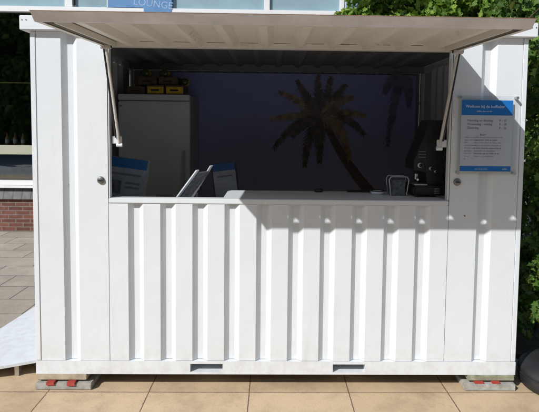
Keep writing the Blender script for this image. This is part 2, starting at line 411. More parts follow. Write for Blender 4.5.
# side walls, back wall, roof, floor
n = int(2.15/PITCH); p = [(0.05, 0)]
for k in range(n): a = 0.10+k*PITCH; p += [(a, 0), (a+0.03, D), (a+0.064, D), (a+0.094, 0)]
p.append((2.255, 0))
MB().mat(W).sheet(p, lambda a, d, e: V((-1.497+d, a, e)), 0.176, ZT, 0.002).mat(M['inside']).sheet(p, lambda a, d, e: V((-1.494+d, a, e)), 0.178, ZT, 0.002).build('side_wall', None, K)
MB().mat(W).sheet(p, lambda a, d, e: V((1.497-d, a, e)), 0.176, ZT, -0.002).mat(M['inside']).sheet(p, lambda a, d, e: V((1.494-d, a, e)), 0.178, ZT, -0.002).build('side_wall', None, K)
p = [(-1.458, 0)]+sum([gpts(-1.40+k*PITCH) for k in range(14)], [])+[(1.458, 0)]
MB().mat(W).sheet(p, lambda a, d, e: V((a, 2.30-d, e)), 0.176, ZT, -0.002).mat(M['inside']).sheet(p, lambda a, d, e: V((a, 2.297-d, e)), 0.178, ZT, -0.002).build('back_wall', None, K)
p = [(-1.488, 0)]+sum([gpts(-1.42+k*PITCH, 0.025) for k in range(14)], [])+[(1.482, 0)]
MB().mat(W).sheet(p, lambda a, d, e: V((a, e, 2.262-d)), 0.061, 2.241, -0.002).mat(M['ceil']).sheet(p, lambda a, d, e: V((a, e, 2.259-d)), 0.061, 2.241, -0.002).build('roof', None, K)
MB().box(-1.449, 1.449, 0.052, 2.249, 0.165, 0.19).build('floor', M['floor'], K)
# counter behind the sill (starts right of the first quarter)
p = [(-0.352, 0.0715), (1.04, 0.0715), (1.04, 0.455), (-0.352, 0.455)]
MB().prism(p, 1.172, 1.1975, lambda a, c, h: V((a, c, h))).build('counter', W, K)
b = MB(); b.box(-0.34, 1.04, 0.40, 0.425, 0.19, 1.171); b.build('counter_front', M['inside'], K)
# locks
for x, z in ((-1.091, 1.307), (1.093, 1.316)):
    lo = MB().lathe([(0, -0.014), (0.016, -0.014), (0.021, -0.011), (0.023, -0.002), (0.023, 0.002)], (x, 0, z), 24, 'Y').build('lock', M['darksteel'], K)
    MB().box(x-0.013, x+0.013, -0.019, -0.0145, z-0.003, z+0.003).build('keyhole_bar', M['black'], lo)
MB().tube((1.147, -0.003, 1.106), (1.147, 0.001, 1.106), 0.005).build('bolt', M['rustline'], K)

# hatch flap ----------------------------------------------------------------
FX = 1.050
def fl(x, u, w):
    """flap frame: u outward from the hinge, w up"""
    s = 0.030; return V((x, -0.030-u, 2.108-s*u+w))
FL = thing('flap', None, None, (0, 0, 0)); FL.parent = K; FL.location = V((0, -0.03, 2.13))-K.location
LEN = 0.955; FW = M['flapwhite']
pf = [(-FX+0.004, 0)]+sum([gpts(groove(k)) for k in range(10)], [])+[(FX-0.004, 0)]
MB().sheet(pf, lambda a, d, e: fl(a, e, 0.030-d), 0.004, LEN-0.043, -0.002).build('flap_sheet', FW, FL)
# perimeter frame: side angles, hinge beam, front beam with sloping edge
for sgn in (-1, 1):
    x = sgn*FX
    b = MB()
    def bx(xa, xb, ua, ub, wa, wb):
        vs = [fl(X, U, Wz) for X in (xa, xb) for U in (ua, ub) for Wz in (wa, wb)]
        b.add(vs, [(0, 1, 3, 2), (4, 6, 7, 5), (0, 4, 5, 1), (2, 3, 7, 6), (0, 2, 6, 4), (1, 5, 7, 3)])
    bx(x-0.002, x+0.002, 0.0, LEN, -0.002, 0.034)
    bx(min(x, x-sgn*0.022), max(x, x-sgn*0.022), 0.0, LEN, -0.0045, -0.0022)
    b.build('side_beam', FW, FL)
    b = MB(); bx(min(x-sgn*0.0245, x-sgn*0.062), max(x-sgn*0.0245, x-sgn*0.062), 0.032, LEN-0.06, 0.0, 0.004); b.build('side_strip', M['olive'], FL)  # dark olive strip along each flap side
    b = MB(); bx(min(x-sgn*0.064, x-sgn*0.072), max(x-sgn*0.064, x-sgn*0.072), 0.032, LEN-0.03, -0.004, 0.026); b.build('side_lip', FW, FL)
b = MB()
bx(-FX+0.003, FX-0.003, 0.0, 0.03, -0.002, 0.012)
bx(-FX+0.003, FX-0.003, 0.024, 0.0295, 0.0122, 0.0275)
bx(-FX+0.003, FX-0.003, -0.0, 0.004, 0.0125, 0.034)
b.build('hinge_beam', FW, FL)
b = MB()
pr = [(LEN-0.035, -0.003), (LEN+0.002, -0.003), (LEN+0.052, 0.052), (LEN-0.035, 0.052), (LEN-0.035, 0.049), (LEN+0.042, 0.049), (LEN+0.0, 0.0), (LEN-0.035, 0.0)]
b.mat(M['seal']).prism([(LEN-0.014, -0.003), (LEN+0.002, -0.003), (LEN+0.044, 0.034), (LEN-0.014, 0.034)], -FX-0.006, FX+0.006, lambda u, w, x: fl(x, u, w))
edge = b.build('front_beam', None, FL)
MB().prism([(LEN-0.014, 0.0345), (LEN+0.047, 0.0345), (LEN+0.047, 0.0368), (LEN-0.014, 0.0368)], -FX-0.008, FX+0.008, lambda u, w, x: fl(x, u, w)).build('edge_strip', M['rustline'], FL)
# cover tabs bridging crest to front beam (light slips through at the grooves)
b = MB()
cr = [(-FX+0.004, groove(0))]+[(groove(k)+0.094, groove(k+1)) for k in range(9)]+[(groove(9)+0.094, FX-0.004)]
for a, c in cr:
    b = MB(); bx(a, c, LEN-0.06, LEN-0.012, 0.0305, 0.0335); b.build('cover_tab', FW, FL)
# small fixings and hinges under the flap
for x in (-0.95, -0.42, 0.42, 0.95):
    b = MB(); bx(x-0.03, x+0.03, -0.028, 0.028, 0.013, 0.019)
    b.tube(fl(x-0.035, -0.002, 0.022), fl(x+0.035, -0.002, 0.022), 0.007)
    b.build('hinge', M['steel'], FL)
for x, u in ((-0.455, 0.55), (-0.44, 0.45), (-0.47, 0.36), (0.40, 0.62), (0.42, 0.5), (-0.43, 0.64), (0.05, 0.3)):
    MB().lathe([(0, -0.005), (0.008, -0.004), (0.010, 0.001)], fl(x, u, 0.0), 10).build('bolt', M['strutpaint'], FL)
# struts
for sgn, top, bot in ((-1, V((-1.022, -0.10, 2.10)), V((-0.985, 0.03, 1.52))), (1, V((1.038, -0.10, 2.10)), V((0.985, 0.03, 1.52)))):
    st = thing('gas_strut', None, None); st.parent = K; st.location = top-K.location
    mid = top.lerp(bot, 0.42)
    body = M['strutpaint']
    MB().tube(mid, bot.lerp(top, 0.02), 0.0092).build('cylinder', body, st)
    MB().tube(top, mid, 0.0080).build('upper_sleeve', body, st)
    off = V((-0.016*1, -0.004, 0)) if sgn < 0 else V((0.014, -0.004, 0))
    MB().tube(top+off+V((0, 0, 0.02)), bot.lerp(top, 0.08)+off, 0.0055).build('rod', M['blackrod'], st)
    b = MB(); b.box(top.x-0.03, top.x+0.03, top.y-0.02, top.y+0.02, top.z-0.012, top.z+0.012, bev=0.002)
    b.tube(top+V((-0.03, 0, -0.004)), top+V((0.03, 0, -0.004)), 0.012); b.build('bracket', body, st)
    b = MB(); sx = -1 if sgn < 0 else 1
    b.box(min(bot.x-0.012*sx, bot.x+0.045*sx), max(bot.x-0.012*sx, bot.x+0.045*sx), bot.y-0.005, bot.y+0.02, bot.z+0.008, bot.z+0.055, bev=0.003)
    b.tube(bot+V((-0.018, 0, 0)), bot+V((0.018, 0, 0)), 0.012); b.build('bracket', W, st)

# ------------------------------------------------------------------ slabs and shims under the corners
def slab(x0, x1, y0, y1, z0, z1, m, label):
    b = MB(); b.box(x0, x1, y0, y1, z0, z1, bev=0.004)
    tag(b.build('concrete_slab', m), label, 'slab', 'concrete slabs packed under the container')
slab(-1.50, -1.155, -0.03, 0.27, 0.001, 0.042, M['concrete'], 'lower grey concrete slab under the left corner of the white container')
slab(-1.497, -1.19, -0.012, 0.28, 0.0555, 0.0915, M['sandy'], 'sandy upper slab directly under the left corner of the white container')
slab(1.175, 1.497, -0.035, 0.27, 0.001, 0.044, M['concrete'], 'lower light grey concrete slab under the right corner of the container')
slab(1.20, 1.495, -0.015, 0.28, 0.0575, 0.0915, M['mossy'], 'mossy green upper slab directly under the right corner of the container')
def shim(x, w, z0, z1, y0, label, drop=0.0):
    b = MB(); b.box(x-w/2, x+w/2, y0, 0.12, z0, z1, bev=0.002)
    if drop: b.box(x-w/2, x+w/2, y0-0.004, y0+0.0, z1-drop, z1, bev=0.0015)
    for k in range(4): b.box(x-w/2+0.006+k*w/4.4, x-w/2+0.01+k*w/4.4, y0-0.002, 0.11, z1, z1+0.0009)
    tag(b.build('plastic_shim', M['red']), label, 'shim', 'red shims between the slabs')
shim(-1.405, 0.05, 0.0425, 0.054, -0.036, 'red plastic shim nearer the outer end under the left container corner', 0.02)
shim(-1.278, 0.05, 0.0425, 0.054, -0.036, 'red plastic shim nearer the middle under the left container corner', 0.024)
shim(1.268, 0.058, 0.0445, 0.0565, -0.03, 'red plastic shim nearer the middle under the right container corner')
shim(1.375, 0.05, 0.0445, 0.0565, -0.03, 'red plastic shim nearer the outer end under the right container corner')

# ------------------------------------------------------------------ wall sign on standoffs
SG = thing('wall_sign', 'blue and white printed notice behind clear acrylic on the right jamb', 'sign', (1.26, -0.02, 1.37))
MB().box(1.076, 1.443, -0.030, -0.026, 1.365, 1.845, bev=0.001).build('acrylic_plate', M['clear'], SG)
pp = MB(); pp.box(1.097, 1.412, -0.0245, -0.0225, 1.385, 1.820)
paper = pp.build('poster', M['paper'], SG)
MB().box(1.098, 1.411, -0.0255, -0.0247, 1.728, 1.819).build('header_band', M['blue'], paper)
MB().box(1.098, 1.411, -0.0255, -0.0247, 1.386, 1.418).build('footer_band', M['blue'], paper)
text('lettering', 'Welkom bij de koffiebar', 0.0245, (1.122, -0.0257, 1.773), M['whiteprint'], paper)
text('lettering', 'koffie, thee en fris', 0.013, (1.19, -0.0257, 1.748), M['whiteprint'], paper)
text('lettering', 'open in de zomer', 0.011, (1.19, -0.0257, 1.397), M['whiteprint'], paper)
text('lettering', 'koffie', 0.013, (1.360, -0.0257, 1.397), M['whiteprint'], paper)
for i, (a, c) in enumerate((('Maandag en dinsdag', '9 - 17'), ('Woensdag - vrijdag', '9 - 18'), ('Zaterdag', '9 - 16'))):
    z = 1.690-i*0.0225
    text('lettering', a, 0.0195, (1.135, -0.0248, z), M['ink'], paper); text('lettering', c, 0.0195, (1.33, -0.0248, z), M['ink'], paper)
text('lettering', 'Kaart', 0.016, (1.215, -0.0248, 1.605), M['ink'], paper)
rows = ['koffie en espresso', 'cappuccino, latte', 'thee, verse munt', 'warme chocola', 'broodje kaas', 'appeltaart', 'frisdrank, sap', 'water', 'ijs']
for i, r in enumerate(rows):
    z = 1.590-i*0.0165
    text('lettering', r.split(',')[0][:12], 0.0125, (1.12, -0.0248, z), M['inkpale'], paper)
    if i != 8: text('lettering', (r+' en '+rows[(i*4+3) % 9])[:30], 0.0135, (1.18, -0.0248, z), M['ink'] if i in (1, 4, 6) else M['inkpale'], paper)
for x, z in ((1.086, 1.835), (1.434, 1.835), (1.086, 1.375), (1.434, 1.375)):
    MB().tube((x, -0.038, z), (x, 0.0, z), 0.0085, n=16).build('standoff', M['steel'], SG)

# ------------------------------------------------------------------ inside the kiosk
# backdrop banner with palms
BX = lambda px: 0.346+(260+px/2.945-312)*0.01042
BZ = lambda py: 1.859-(60+py/2.945-105)*0.01003
b = MB(); YB = 2.20; lay = 0.0012
b.mat(M['banner']).box(-1.05, 1.395, YB, YB+0.004, 0.62, 2.17)
def strip(pts, wid, m, d):
    global lay
    lay += 0.000012; d = d*0.1+lay
    b.mat(m); n = len(pts); vs = []
    for i, (x, y) in enumerate(pts):
        q = pts[min(i+1, n-1)]; p_ = pts[max(i-1, 0)]
        dx, dy = q[0]-p_[0], q[1]-p_[1]; L = math.hypot(dx, dy) or 1
        w = wid(i/(n-1))
        vs.append(V((BX(x-dy/L*w), YB-d, BZ(y+dx/L*w)))); vs.append(V((BX(x+dy/L*w), YB-d, BZ(y-dx/L*w))))
    b.add(vs, [(2*i, 2*i+1, 2*i+3, 2*i+2) for i in range(n-1)])
def qb(a, c, e, n=14): return [((1-t)**2*a[0]+2*t*(1-t)*c[0]+t*t*e[0], (1-t)**2*a[1]+2*t*(1-t)*c[1]+t*t*e[1]) for t in [i/n for i in range(n+1)]]
strip(qb((185, 165), (230, 280), (325, 390)), lambda t: 8+8*t, M['palmtrunk'], 0.0012)
rnd = random.Random(3)
dd = 0.0015
def frond(a, tip, sag, m, wd=13):
    global dd
    c = ((a[0]+tip[0])/2+sag[0], (a[1]+tip[1])/2+sag[1]); dd += 0.0002
    P = qb(a, c, tip, 12); strip(P, lambda t: 2.2*(1-t)+0.5, m, dd)
    n = len(P)
    for i in range(1, n):
        t = i/(n-1); x, y = P[i]; p_ = P[i-1]; dx, dy = x-p_[0], y-p_[1]; L = math.hypot(dx, dy) or 1
        ln = wd*(1.25-t)*1.6+4
        for sg in (-1, 1):
            for rep in (0, 0.5):
                bx0, by0 = x-dx*rep, y-dy*rep
                ex = bx0+(-dy/L*sg*0.8+dx/L*0.9)*ln*rnd.uniform(0.7, 1.1); ey = by0+(dx/L*sg*0.8+dy/L*0.9)*ln*rnd.uniform(0.7, 1.1)+3
                strip([(bx0, by0), ((bx0+ex)/2, (by0+ey)/2+1), (ex, ey+2)], lambda s: 3.2*(1-s)+0.5, m, dd)
cc = (178, 165)
for tip, sag, m in (((40, 172), (10, -14), 'palmgold'), ((48, 258), (-5, -45), 'palmdark'), ((62, 95), (10, -14), 'palmgold'), ((112, 62), (-8, -5), 'palmdark'),
                    ((170, 42), (-8, 0), 'palmdark'), ((205, 50), (5, 0), 'palmdark'), ((245, 72), (5, -14), 'palmdark'), ((266, 105), (0, -18), 'palmgold'), ((302, 158), (0, -18), 'palmgold'),
                    ((302, 212), (10, -40), 'palmdark'), ((135, 308), (-18, -18), 'palmdark'), ((178, 296), (-4, 0), 'palmdark'), ((262, 288), (30, -30), 'palmgold'), ((100, 222), (-6, -24), 'palmdark'), ((246, 212), (14, -18), 'palmgold')):
    frond(cc, tip, sag, M[m])
for tip, sag in (((372, 245), (-8, -40)), ((385, 170), (-6, -30)), ((430, 130), (10, -20)), ((360, 90), (-10, -20))): frond((408, 40), tip, sag, M['palmfaint'], 10)
o = b.build('backdrop_banner', None); tag(o, 'dark dusk blue backdrop printed with palm trees behind the counter', 'banner')

# tall fridge
FZ = 0.191
F = thing('fridge', 'tall pale grey fridge standing inside the kiosk at the left', 'fridge', (-1.10, 1.86, FZ))
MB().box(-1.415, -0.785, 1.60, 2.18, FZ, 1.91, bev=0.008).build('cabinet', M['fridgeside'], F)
MB().box(-1.415, -0.785, 1.548, 1.597, FZ+0.02, 1.852, bev=0.01).build('door', M['fridge'], F)
MB().box(-1.415, -0.785, 1.545, 1.597, 1.860, 1.912, bev=0.006).build('top_panel', M['fridge'], F)
h = MB(); h.box(-0.835, -0.815, 1.51, 1.525, 1.10, 1.42, bev=0.004); h.box(-0.835, -0.815, 1.525, 1.548, 1.11, 1.13); h.box(-0.835, -0.815, 1.525, 1.548, 1.39, 1.41)
h.build('handle', M['steel'], F)
MB().box(-1.40, -1.375, 1.543, 1.5475, 1.80, 1.812).build('badge', M['chrome'], F)
# packs and bottles on the fridge
def carton(x, w, h, m, label, z=1.9135, y=1.60):
    b = MB(); b.mat(M['carton']).box(x-w/2, x+w/2, y, y+0.24, z, z+h, bev=0.003)
    b.mat(m).box(x-w/2+0.008, x+w/2-0.008, y-0.0015, y+0.002, z+h*0.12, z+h*0.82)
    b.mat(M['black']).box(x-w/4, x+w/5, y-0.003, y-0.001, z+h*0.38, z+h*0.55)
    tag(b.build('drinks_carton', None), label, 'carton', 'cartons on top of the fridge')
carton(-1.095, 0.155, 0.085, M['yellow'], 'yellow printed carton left of the middle on top of the fridge')
carton(-0.925, 0.165, 0.085, M['yellow'], 'yellow printed carton on the right half of the fridge top')
carton(-1.27, 0.16, 0.07, M['carton'], 'plain brown carton at the left end of the fridge top')
carton(-1.18, 0.17, 0.075, M['carton'], 'brown carton in the upper row, left one of the pair', z=2.0, y=1.64)
carton(-0.99, 0.17, 0.075, M['carton'], 'brown carton in the upper row, right one of the pair', z=2.0, y=1.64)
for i, (x, nm) in enumerate(((-1.20, 'leftmost'), (-1.03, 'second from the left'), (-0.85, 'rightmost'))):
    B = thing('bottle', 'dark green bottle with yellow label lying in front of the cartons, '+nm, 'bottle', (x, 1.55, 2.03), 'bottles over the fridge')
    z = 2.0765 if i < 2 else 1.9995
    y = 1.66
    zc = z+0.036
    MB().lathe([(0, 0), (0.032, 0), (0.035, 0.01), (0.035, 0.13), (0.013, 0.18), (0.013, 0.22), (0, 0.22)], (x, y, zc), 18, 'Y').build('glass', M['greenglass'], B)
    MB().lathe([(0.0355, 0.02), (0.0355, 0.10)], (x, y, zc), 18, 'Y').build('bottle_label', M['yellow'], B)
    B['label'] = 'dark green bottle lying on the cartons above the fridge, '+nm
    
# work table at the left and back
T = thing('work_table', 'dark low work table inside the hatch behind the left sill', 'table', (-0.9, 0.55, FZ))
MB().box(-1.44, -0.37, 0.08, 1.05, 1.02, 1.05, bev=0.003).build('table_top', M['inside'], T)
for x in (-1.40, -0.43):
    for y in (0.13, 1.0): MB().box(x-0.02, x+0.02, y-0.02, y+0.02, FZ, 1.019).build('leg', M['steel'], T)
# blue headed menu placard at the far left
def leaning(name, label, cat, origin, ux, uz, w, h, parts, t=0.006, back=M['black']):
    """flat printed board: origin bottom-left, ux right dir, uz up dir"""
    R = thing(name, label, cat, origin)
    ux = V(ux).normalized(); uz = V(uz); uz = (uz-ux*uz.dot(ux)).normalized(); nn = ux.cross(uz)
    O = V(origin)
    def bb(a0, a1, c0, c1, d0, d1, nm, m):
        vs = [O+ux*a+uz*c+nn*d for a in (a0, a1) for c in (c0, c1) for d in (d0, d1)]
        return MB().add(vs, [(0, 1, 3, 2), (4, 6, 7, 5), (0, 4, 5, 1), (2, 3, 7, 6), (0, 2, 6, 4), (1, 5, 7, 3)]).build(nm, m, R)
    bb(0, w, 0, h, -t, 0, 'board', back)
    for (a0, a1, c0, c1, nm, m, k) in parts: bb(a0*w, a1*w, c0*h, c1*h, 0.0006*k, 0.0006*k+0.0005, nm, m)
    # strut behind
    foot = O+ux*w*0.5-nn*(h*0.35); foot.z = origin[2]+0.002; tp = O+ux*w*0.5+uz*h*0.7-nn*(t+0.001)
    MB().tube(tp, foot, 0.004).build('prop_leg', M['black'], R)
    return R
Y1 = 0.40
leaning('menu_placard', 'menu placard with blue heading leaning at the far left of the hatch', 'placard', (-1.262, Y1, 1.085), (1, -0.12, -0.11), (0.17, 0.12, 1), 0.345, 0.36,
        [(0.03, 0.95, 0.02, 0.80, 'page', M['shadepaper'], 1), (0.03, 0.95, 0.80, 0.985, 'heading', M['headingblue'], 2), (0.12, 0.48, 0.30, 0.55, 'photo', M['photoprint'], 2), (0.55, 0.85, 0.5, 0.54, 'text_line', M['ink'], 2),
         (0.55, 0.85, 0.42, 0.46, 'text_line', M['ink'], 2), (0.15, 0.85, 0.66, 0.70, 'text_line', M['ink'], 2)], back=M['steel'])
leaning('menu_card', 'small menu card with blue heading standing left of the counter edge', 'card', (-0.480, 0.80, 1.054), (1, 0.1, 0.12), (-0.16, 0.15, 1), 0.195, 0.30,
        [(0.06, 0.93, 0.02, 0.80, 'page', M['shadepaper'], 1), (0.06, 0.93, 0.80, 0.985, 'heading', M['bluedark'], 2), (0.2, 0.8, 0.64, 0.68, 'text_line', M['ink'], 2), (0.2, 0.8, 0.5, 0.53, 'text_line', M['inkpale'], 2), (0.2, 0.8, 0.4, 0.43, 'text_line', M['inkpale'], 2)])
# open folder seen edge-on: two leaves leaning to the right
FD = thing('menu_folder', 'white edged menu folder leaning open in the middle of the left sill', 'folder', (-0.62, 0.16, 1.05))
def plank(p, q, dep, th, nm, m, par):
    p = V(p); q = V(q); d = (q-p).normalized(); nrm = V((d.z, 0, -d.x)); e = V(dep)
    vs = [a+nrm*s_+e*k for a in (p, q) for k in (0, 1) for s_ in (0, th)]
    return MB().add(vs, [(0, 1, 3, 2), (4, 6, 7, 5), (0, 4, 5, 1), (2, 3, 7, 6), (0, 2, 6, 4), (1, 5, 7, 3)]).build(nm, m, par)
plank((-0.76, 0.15, 1.052), (-0.535, 0.15, 1.362), (0.012, 0.03, 0), 0.007, 'cover', M['whiteprint'], FD)
plank((-0.745, 0.182, 1.056), (-0.53, 0.182, 1.345), (0.06, 0.12, 0), 0.010, 'pages', M['photoprint'], FD)
plank((-0.66, 0.30, 1.052), (-0.462, 0.30, 1.38), (0.012, 0.03, 0), 0.005, 'back_cover', M['whiteprint'], FD)

PTm = thing('payment_terminal', 'black payment terminal on a short post between the folder and the small menu card', 'terminal', (-0.575, 0.5, 1.051))
MB().box(-0.63, -0.53, 0.47, 0.57, 1.051, 1.063, bev=0.003).build('base', M['black'], PTm)
MB().tube((-0.58, 0.52, 1.063), (-0.58, 0.52, 1.20), 0.012).build('post', M['darksteel'], PTm)
rt_ = Matrix.Translation((-0.58, 0.50, 1.235)) @ Matrix.Rotation(math.radians(-35), 4, 'X')
MB().box(-0.042, 0.042, -0.018, 0.018, -0.062, 0.062, rt_, bev=0.006).build('housing', M['black'], PTm)
MB().box(-0.032, 0.032, -0.0205, -0.0185, 0.012, 0.052, rt_).build('screen', M['photoprint'], PTm)
b = MB()
for i in range(3):
    for j in range(4): b.box(-0.03+i*0.021, -0.013+i*0.021, -0.0215, -0.0185, -0.054+j*0.015, -0.044+j*0.015, rt_)
tag(b.build('keypad', M['inkpale'], PTm))
# items on the right of the counter
CZ = 1.1985
J = thing('napkin_holder', 'chrome wire holder with dark napkins standing on the counter beside the coffee machine', 'holder', (0.79, 0.27, CZ))
b = MB(); pts = []
for sg, off in ((1, 0.0), (1, 0.09)):
    yy = 0.23+off
    P = [V((0.735, yy, CZ+0.004)), V((0.728, yy, CZ+0.06)), V((0.722, yy, CZ+0.105)), V((0.735, yy, CZ+0.125)), V((0.84, yy, CZ+0.125)), V((0.853, yy, CZ+0.105)), V((0.847, yy, CZ+0.06)), V((0.84, yy, CZ+0.004))]
    for i in range(len(P)-1): b.tube(P[i], P[i+1], 0.0045, n=8)
b.tube((0.735, 0.23, CZ+0.005), (0.735, 0.32, CZ+0.005), 0.004, n=8); b.tube((0.84, 0.23, CZ+0.005), (0.84, 0.32, CZ+0.005), 0.004, n=8)
b.build('wire_frame', M['steel'], J)
MB().box(0.745, 0.832, 0.242, 0.308, CZ, CZ+0.105, bev=0.002).build('napkins', M['photoprint'], J)
J = thing('ashtray', 'small white dish with black rim on the counter left of the napkin holder', 'dish', (0.66, 0.30, CZ))
MB().lathe([(0, 0), (0.035, 0), (0.05, 0.02), (0.046, 0.02), (0.032, 0.005), (0, 0.004)], (0.66, 0.30, CZ+0.0005), 24).build('dish', M['whiteprint'], J)
MB().lathe([(0.034, 0.006), (0.0505, 0.0205), (0.0505, 0.026), (0.045, 0.026)], (0.66, 0.30, CZ+0.001), 24).build('rim', M['black'], J)
b = MB(); b.lathe([(0, 0), (0.028, 0), (0.030, 0.012), (0.022, 0.022), (0, 0.024)], (0.272, 0.40, CZ+0.0005), 20)
tag(b.build('black_dish', M['black']), 'small black upturned dish alone on the back edge of the counter', 'dish')
b = MB(); b.box(0.47, 0.68, 0.395, 0.44, CZ+0.0005, CZ+0.012, bev=0.003)
tag(b.build('phone_tray', M['black']), 'flat black tray along the back edge of the counter', 'tray')

E_ = thing('coffee_machine', 'black coffee machine with chrome dials at the right end of the counter', 'coffee machine', (1.0, 0.28, CZ))
K2 = M['black']
MB().box(0.868, 1.13, 0.16, 0.44, CZ+0.012, CZ+0.075, bev=0.01).build('base', K2, E_)
MB().prism([(0.875, CZ+0.235), (0.93, CZ+0.375), (0.975, CZ+0.50), (1.12, CZ+0.50), (1.12, CZ+0.076), (0.965, CZ+0.076), (0.955, CZ+0.16), (0.875, CZ+0.175)], 0.20, 0.43, lambda a, c, h: V((a, h, c))).build('housing', K2, E_)
MB().box(0.875, 0.96, 0.175, 0.30, CZ+0.076, CZ+0.084, bev=0.002).build('drip_tray', M['steel'], E_)
for x, z, r in ((0.915, 0.205, 0.02), (0.985, 0.185, 0.014), (1.015, 0.165, 0.010)):
    d_ = MB().lathe([(0, -0.012), (r*0.8, -0.012), (r, -0.006), (r, 0.01)], (x, 0.195, CZ+z), 20, 'Y').build('dial', M['steel'], E_)
    MB().lathe([(0, -0.0135), (r*0.6, -0.0135), (r*0.6, -0.012)], (x, 0.195, CZ+z), 16, 'Y').build('dial_cap', K2, d_)
for k in range(3): MB().box(0.90, 0.95, 0.193, 0.1995, CZ+0.255+k*0.018, CZ+0.262+k*0.018).build('trim_bar', M['chrome'], E_)
b = MB(); b.tube((0.89, 0.19, CZ+0.15), (0.89, 0.19, CZ+0.115), 0.013); b.tube((0.89, 0.18, CZ+0.13), (0.875, 0.10, CZ+0.12), 0.007); b.build('group_head', M['steel'], E_)
for i in range(3): MB().box(1.0, 1.035, 0.153, 0.1595, CZ+0.025+i*0.014, CZ+0.031+i*0.014).build('vent_slot', M['steel'], E_)
for x in (0.89, 1.11):
    for y in (0.18, 0.42): MB().tube((x, y, CZ), (x, y, CZ+0.0125), 0.012).build('foot', M['black'], E_)

# ------------------------------------------------------------------ low ramp board left of the container
RP = thing('ramp_board', 'bluish white board lying low on the paving beside the container left side', 'board', (-2.0, 0.8, 0))
def rz(x): return 0.022+(x+2.30)*0.095
vs = []
cor = [(-2.225, -0.01), (-1.515, 0.17), (-1.515, 1.9), (-2.055, 1.75)]
for h_ in (0, 0.018):
    for x, y in cor: vs.append(V((x, y, rz(x)+h_)))
MB().add(vs, [(3, 2, 1, 0), (4, 5, 6, 7), (0, 1, 5, 4), (1, 2, 6, 5), (2, 3, 7, 6), (3, 0, 4, 7)]).build('panel', M['sheet'], RP)
for x, y in ((-1.70, 0.16), (-1.62, 1.6)):
    MB().box(x-0.014, x+0.014, y, y+0.04, 0, rz(x)-0.002).build('foot', M['steel'], RP)

# ------------------------------------------------------------------ black round planter at the right
PT = thing('planter_tub', 'round black rubber tub standing at the right end of the container', 'tub', (1.87, 0.13, 0))
MB().lathe([(0, 0.002), (0.28, 0.002), (0.306, 0.022), (0.316, 0.07), (0.314, 0.085), (0.307, 0.090)], (1.875, 0.03, 0), 64).build('tub', M['rubber'], PT)
MB().lathe([(0.308, 0.0905), (0.313, 0.096), (0.304, 0.118), (0.272, 0.142), (0.225, 0.156), (0.14, 0.164), (0.05, 0.166), (0.048, 0.18), (0.0, 0.181)], (1.875, 0.03, 0), 64).build('lid', M['rubber'], PT)
MB().lathe([(0.3135, 0.0795), (0.3185, 0.083), (0.3185, 0.088), (0.3135, 0.0895)], (1.875, 0.03, 0), 64).build('seam_ring', M['black'], PT)

# ------------------------------------------------------------------ the building behind
YF = 5.0
BD = thing('building', 'brick and glass building behind the container with white window frames', 'building', (-3, YF+2.5, 0))
X0, X1 = -9.5, 1.01
MB().box(X0, X1, YF, YF+0.25, 0, 0.485).build('brick_plinth', M['brick'], BD)
b = MB(); b.prism([(YF-0.045, 0.492), (YF+0.1, 0.492), (YF+0.1, 0.66), (YF+0.02, 0.66)], X0, X1, lambda y, z, x: V((x, y, z))); b.build('slate_sill', M['slate'], BD)
b = MB(); b.box(X0, X1, YF-0.06, YF+0.1, 0.664, 0.70, bev=0.004); b.box(X0, X1, YF-0.02, YF+0.1, 0.703, 0.775, bev=0.004); b.build('window_sill', M['frame'], BD)
# ground floor window band
Wn = MB(); Wn.box(X0, X1, YF+0.0, YF+0.08, 1.165, 1.305, bev=0.006)
gw = Wn.build('window_frame', M['cream'], BD)
b = MB()
for x in (-8.0, -5.6, -2.9, -0.8): b.box(x-0.04, x+0.04, YF+0.005, YF+0.075, 0.776, 1.164); b.box(x-0.04, x+0.04, YF+0.005, YF+0.075, 1.306, 3.28)
b.build('mullion', M['cream'], BD)
MB().box(X0, X1, YF+0.035, YF+0.041, 0.776, 1.164).build('pane', M['glass'], gw)
MB().box(X0, X1, YF+0.035, YF+0.041, 1.306, 3.28).build('pane', M['glass'], gw)
MB().box(X0, X1, YF+0.08, YF+0.5, 0.80, 0.865, bev=0.004).build('window_board', M['tan'], BD)
# room behind the glass
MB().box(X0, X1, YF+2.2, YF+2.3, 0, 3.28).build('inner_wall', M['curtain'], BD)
MB().box(X0, X1, YF+0.30, YF+2.2, 0.0, 0.05).build('inner_floor', M['floor'], BD)
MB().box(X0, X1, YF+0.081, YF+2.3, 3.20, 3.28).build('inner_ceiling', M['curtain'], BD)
# transom band and upper windows
UF = MB(); UF.box(X0, X1, YF-0.03, YF+0.12, 3.283, 3.365, bev=0.005); UF.box(X0, X1, YF-0.02, YF+0.1, 4.75, 4.85)
mx = [(-9.4, 0.1), (-7.3, 0.1), (-5.4, 0.1), (-3.085, 0.115), (-1.62, 0.06), (-0.148, 0.085), (0.975, 0.07)]
for x, w in mx: UF.box(x-w/2, x+w/2, YF-0.015, YF+0.09, 3.366, 4.749, bev=0.004)
uf = UF.build('upper_window_frame', M['frame'], BD)
MB().box(-3.02, -3.0, YF-0.017, YF+0.05, 3.40, 4.7).build('seal', M['black'], uf)
for i in range(len(mx)-1):
    MB().box(mx[i][0]+mx[i][1]/2, mx[i+1][0]-mx[i+1][1]/2, YF+0.03, YF+0.04, 3.366, 4.749).build('pane', M['skyglass'], uf)
MB().box(X0, X1, YF+0.045, YF+0.2, 3.366, 4.749).build('spandrel', M['bluedark'], BD)
MB().box(X0, X1, YF-0.0, YF+0.25, 4.852, 6.2).build('upper_wall', M['brick'], BD)
MB().box(X0-0.1, X1+0.1, YF-0.25, YF+5, 6.202, 6.35).build('roof', M['slate'], BD)
MB().box(X1+0.003, X1+0.02, YF+0.0, YF+5, 0, 6.2).build('side_wall', M['frame'], BD)
